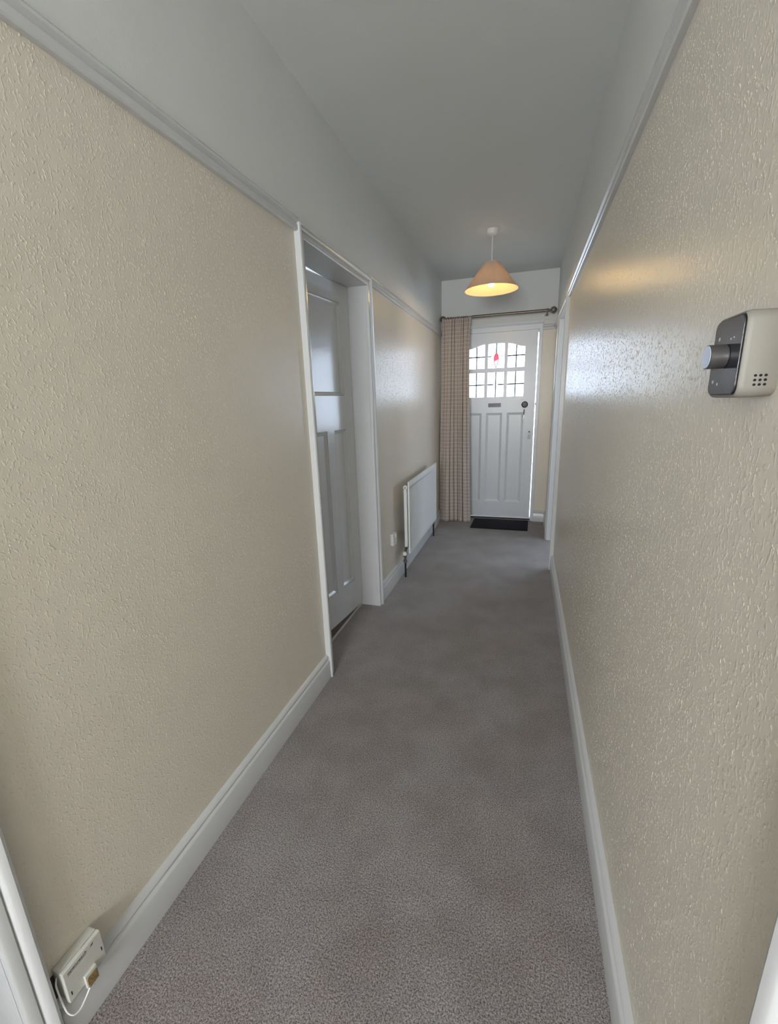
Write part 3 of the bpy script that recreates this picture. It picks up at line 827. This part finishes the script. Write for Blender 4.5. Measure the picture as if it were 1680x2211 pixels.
for dy, dz, r in ((.022, .022, .0022), (-.010, .019, .0014), (-.018, .020, .0012), (.024, -.027, .0022), (.010, -.030, .0018)):
    bm = B(); lathe(bm, [(r, 0), (r, -.0002)], (TX-.0022, cy+dy, cz+dz), 'X', 12); obj('touch_mark', bm, MTAG, scr)

# ---------------------------------------------------------------- phone line box at the lower left
bx = thing('phone_box', (XL, .424, .105), 'cream telephone line box above the skirting in the lower left corner', 'box')
FX = -.860
bm = B()
box(bm, XL+.0005, FX-.011, .383, .465, .124, .2003)
box(bm, FX-.010, FX, .382, .466, .118, .201)
hs = obj('casing', bm, MBOXP, bx, bevel=.0015)
bm = B(); box(bm, FX-.012, FX-.010, .386, .462, .124, .198)
box(bm, FX-.009, FX-.0085, .428, .4665, .2005, .2012); 
for yy, zz_ in ((.388, .133), (.459, .147)): box(bm, FX-.0003, FX+.0004, yy, yy+.002, zz_, zz_+.010)
obj('seam', bm, MHOLE, hs)
bm = B(); box(bm, FX, FX+.007, .414, .440, .106, .142); pl = obj('plug_cover', bm, MBOXP, bx, bevel=.001)
bm = B(); box(bm, FX+.0065, FX+.0085, .416, .439, .107, .134); obj('stained_patch', bm, MDIRT, pl, bevel=.001)
# lettering
def lettering(txt, size, parent, m, loc, rot, name='lettering', ext=.0002):
    cu = bpy.data.curves.new('txt', 'FONT'); cu.body = txt; cu.size = size; cu.extrude = ext; cu.align_x = 'LEFT'
    cu.shear = .15
    o = bpy.data.objects.new('tmp', cu); C.objects.link(o)
    bpy.context.view_layer.update()
    me = bpy.data.meshes.new_from_object(o.evaluated_get(bpy.context.evaluated_depsgraph_get()))
    bpy.data.objects.remove(o); me.name = name
    me.transform(Matrix.Rotation(rot[2], 4, 'Z') @ Matrix.Rotation(rot[0], 4, 'X'))
    me.materials.clear(); me.materials.append(m)
    q = bpy.data.objects.new(name, me); C.objects.link(q); q.parent = parent
    q.location = Vector(loc)-wloc(parent)
    return q
t_ = lettering('openreach', .0098, hs, MINK, (FX+.0002, .390, .1875), (PI/2, 0, PI/2))
bm = B(); box(bm, FX, FX+.0003, .390, .431, .1845, .1852)
prism(bm, [(.4400, .1880), (.4460, .1880), (.4480, .1930), (.4425, .1915)], FX, FX+.0003, lambda p, t: (t, p[0], p[1])); obj('printed_line', bm, MINK, hs)
# its cable
bm = B()
pts = [(-.853, .418, .108), (-.852, .404, .097), (-.851, .390, .091), (-.853, .379, .094), (-.860, .374, .104), (-.866, .3735, .118), (-.870, .3735, .140),
       (-.873, .374, .160), (-.877, .376, .176), (-.881, .382, .186)]
def smooth_pts(p, n=5):
    out = []; P = [Vector(a) for a in p]
    for i in range(len(P)-1):
        a, b, c, d = P[max(i-1, 0)], P[i], P[i+1], P[min(i+2, len(P)-1)]
        for k in range(n):
            t = k/n; out.append(.5*((2*b)+(c-a)*t+(2*a-5*b+4*c-d)*t*t+(3*b-a-3*c+d)*t**3))
    return out+[P[-1]]
tube(bm, smooth_pts(pts), .0017, 8, upv=(1, .15, .1))
tag(obj('phone_cable', bm, MWP, smooth=True), 'thin white cable looping from the telephone box behind the door trim', 'cable')

bm = B(); box(bm, XL+.0004, XL+.0009, .3685, .3835, .124, .186)
box(bm, XL+.0004, XL+.0205, .3675, .3690, .060, .120)
obj('cable_hole', bm, MDARKW, bpy.data.objects['wall_left'])
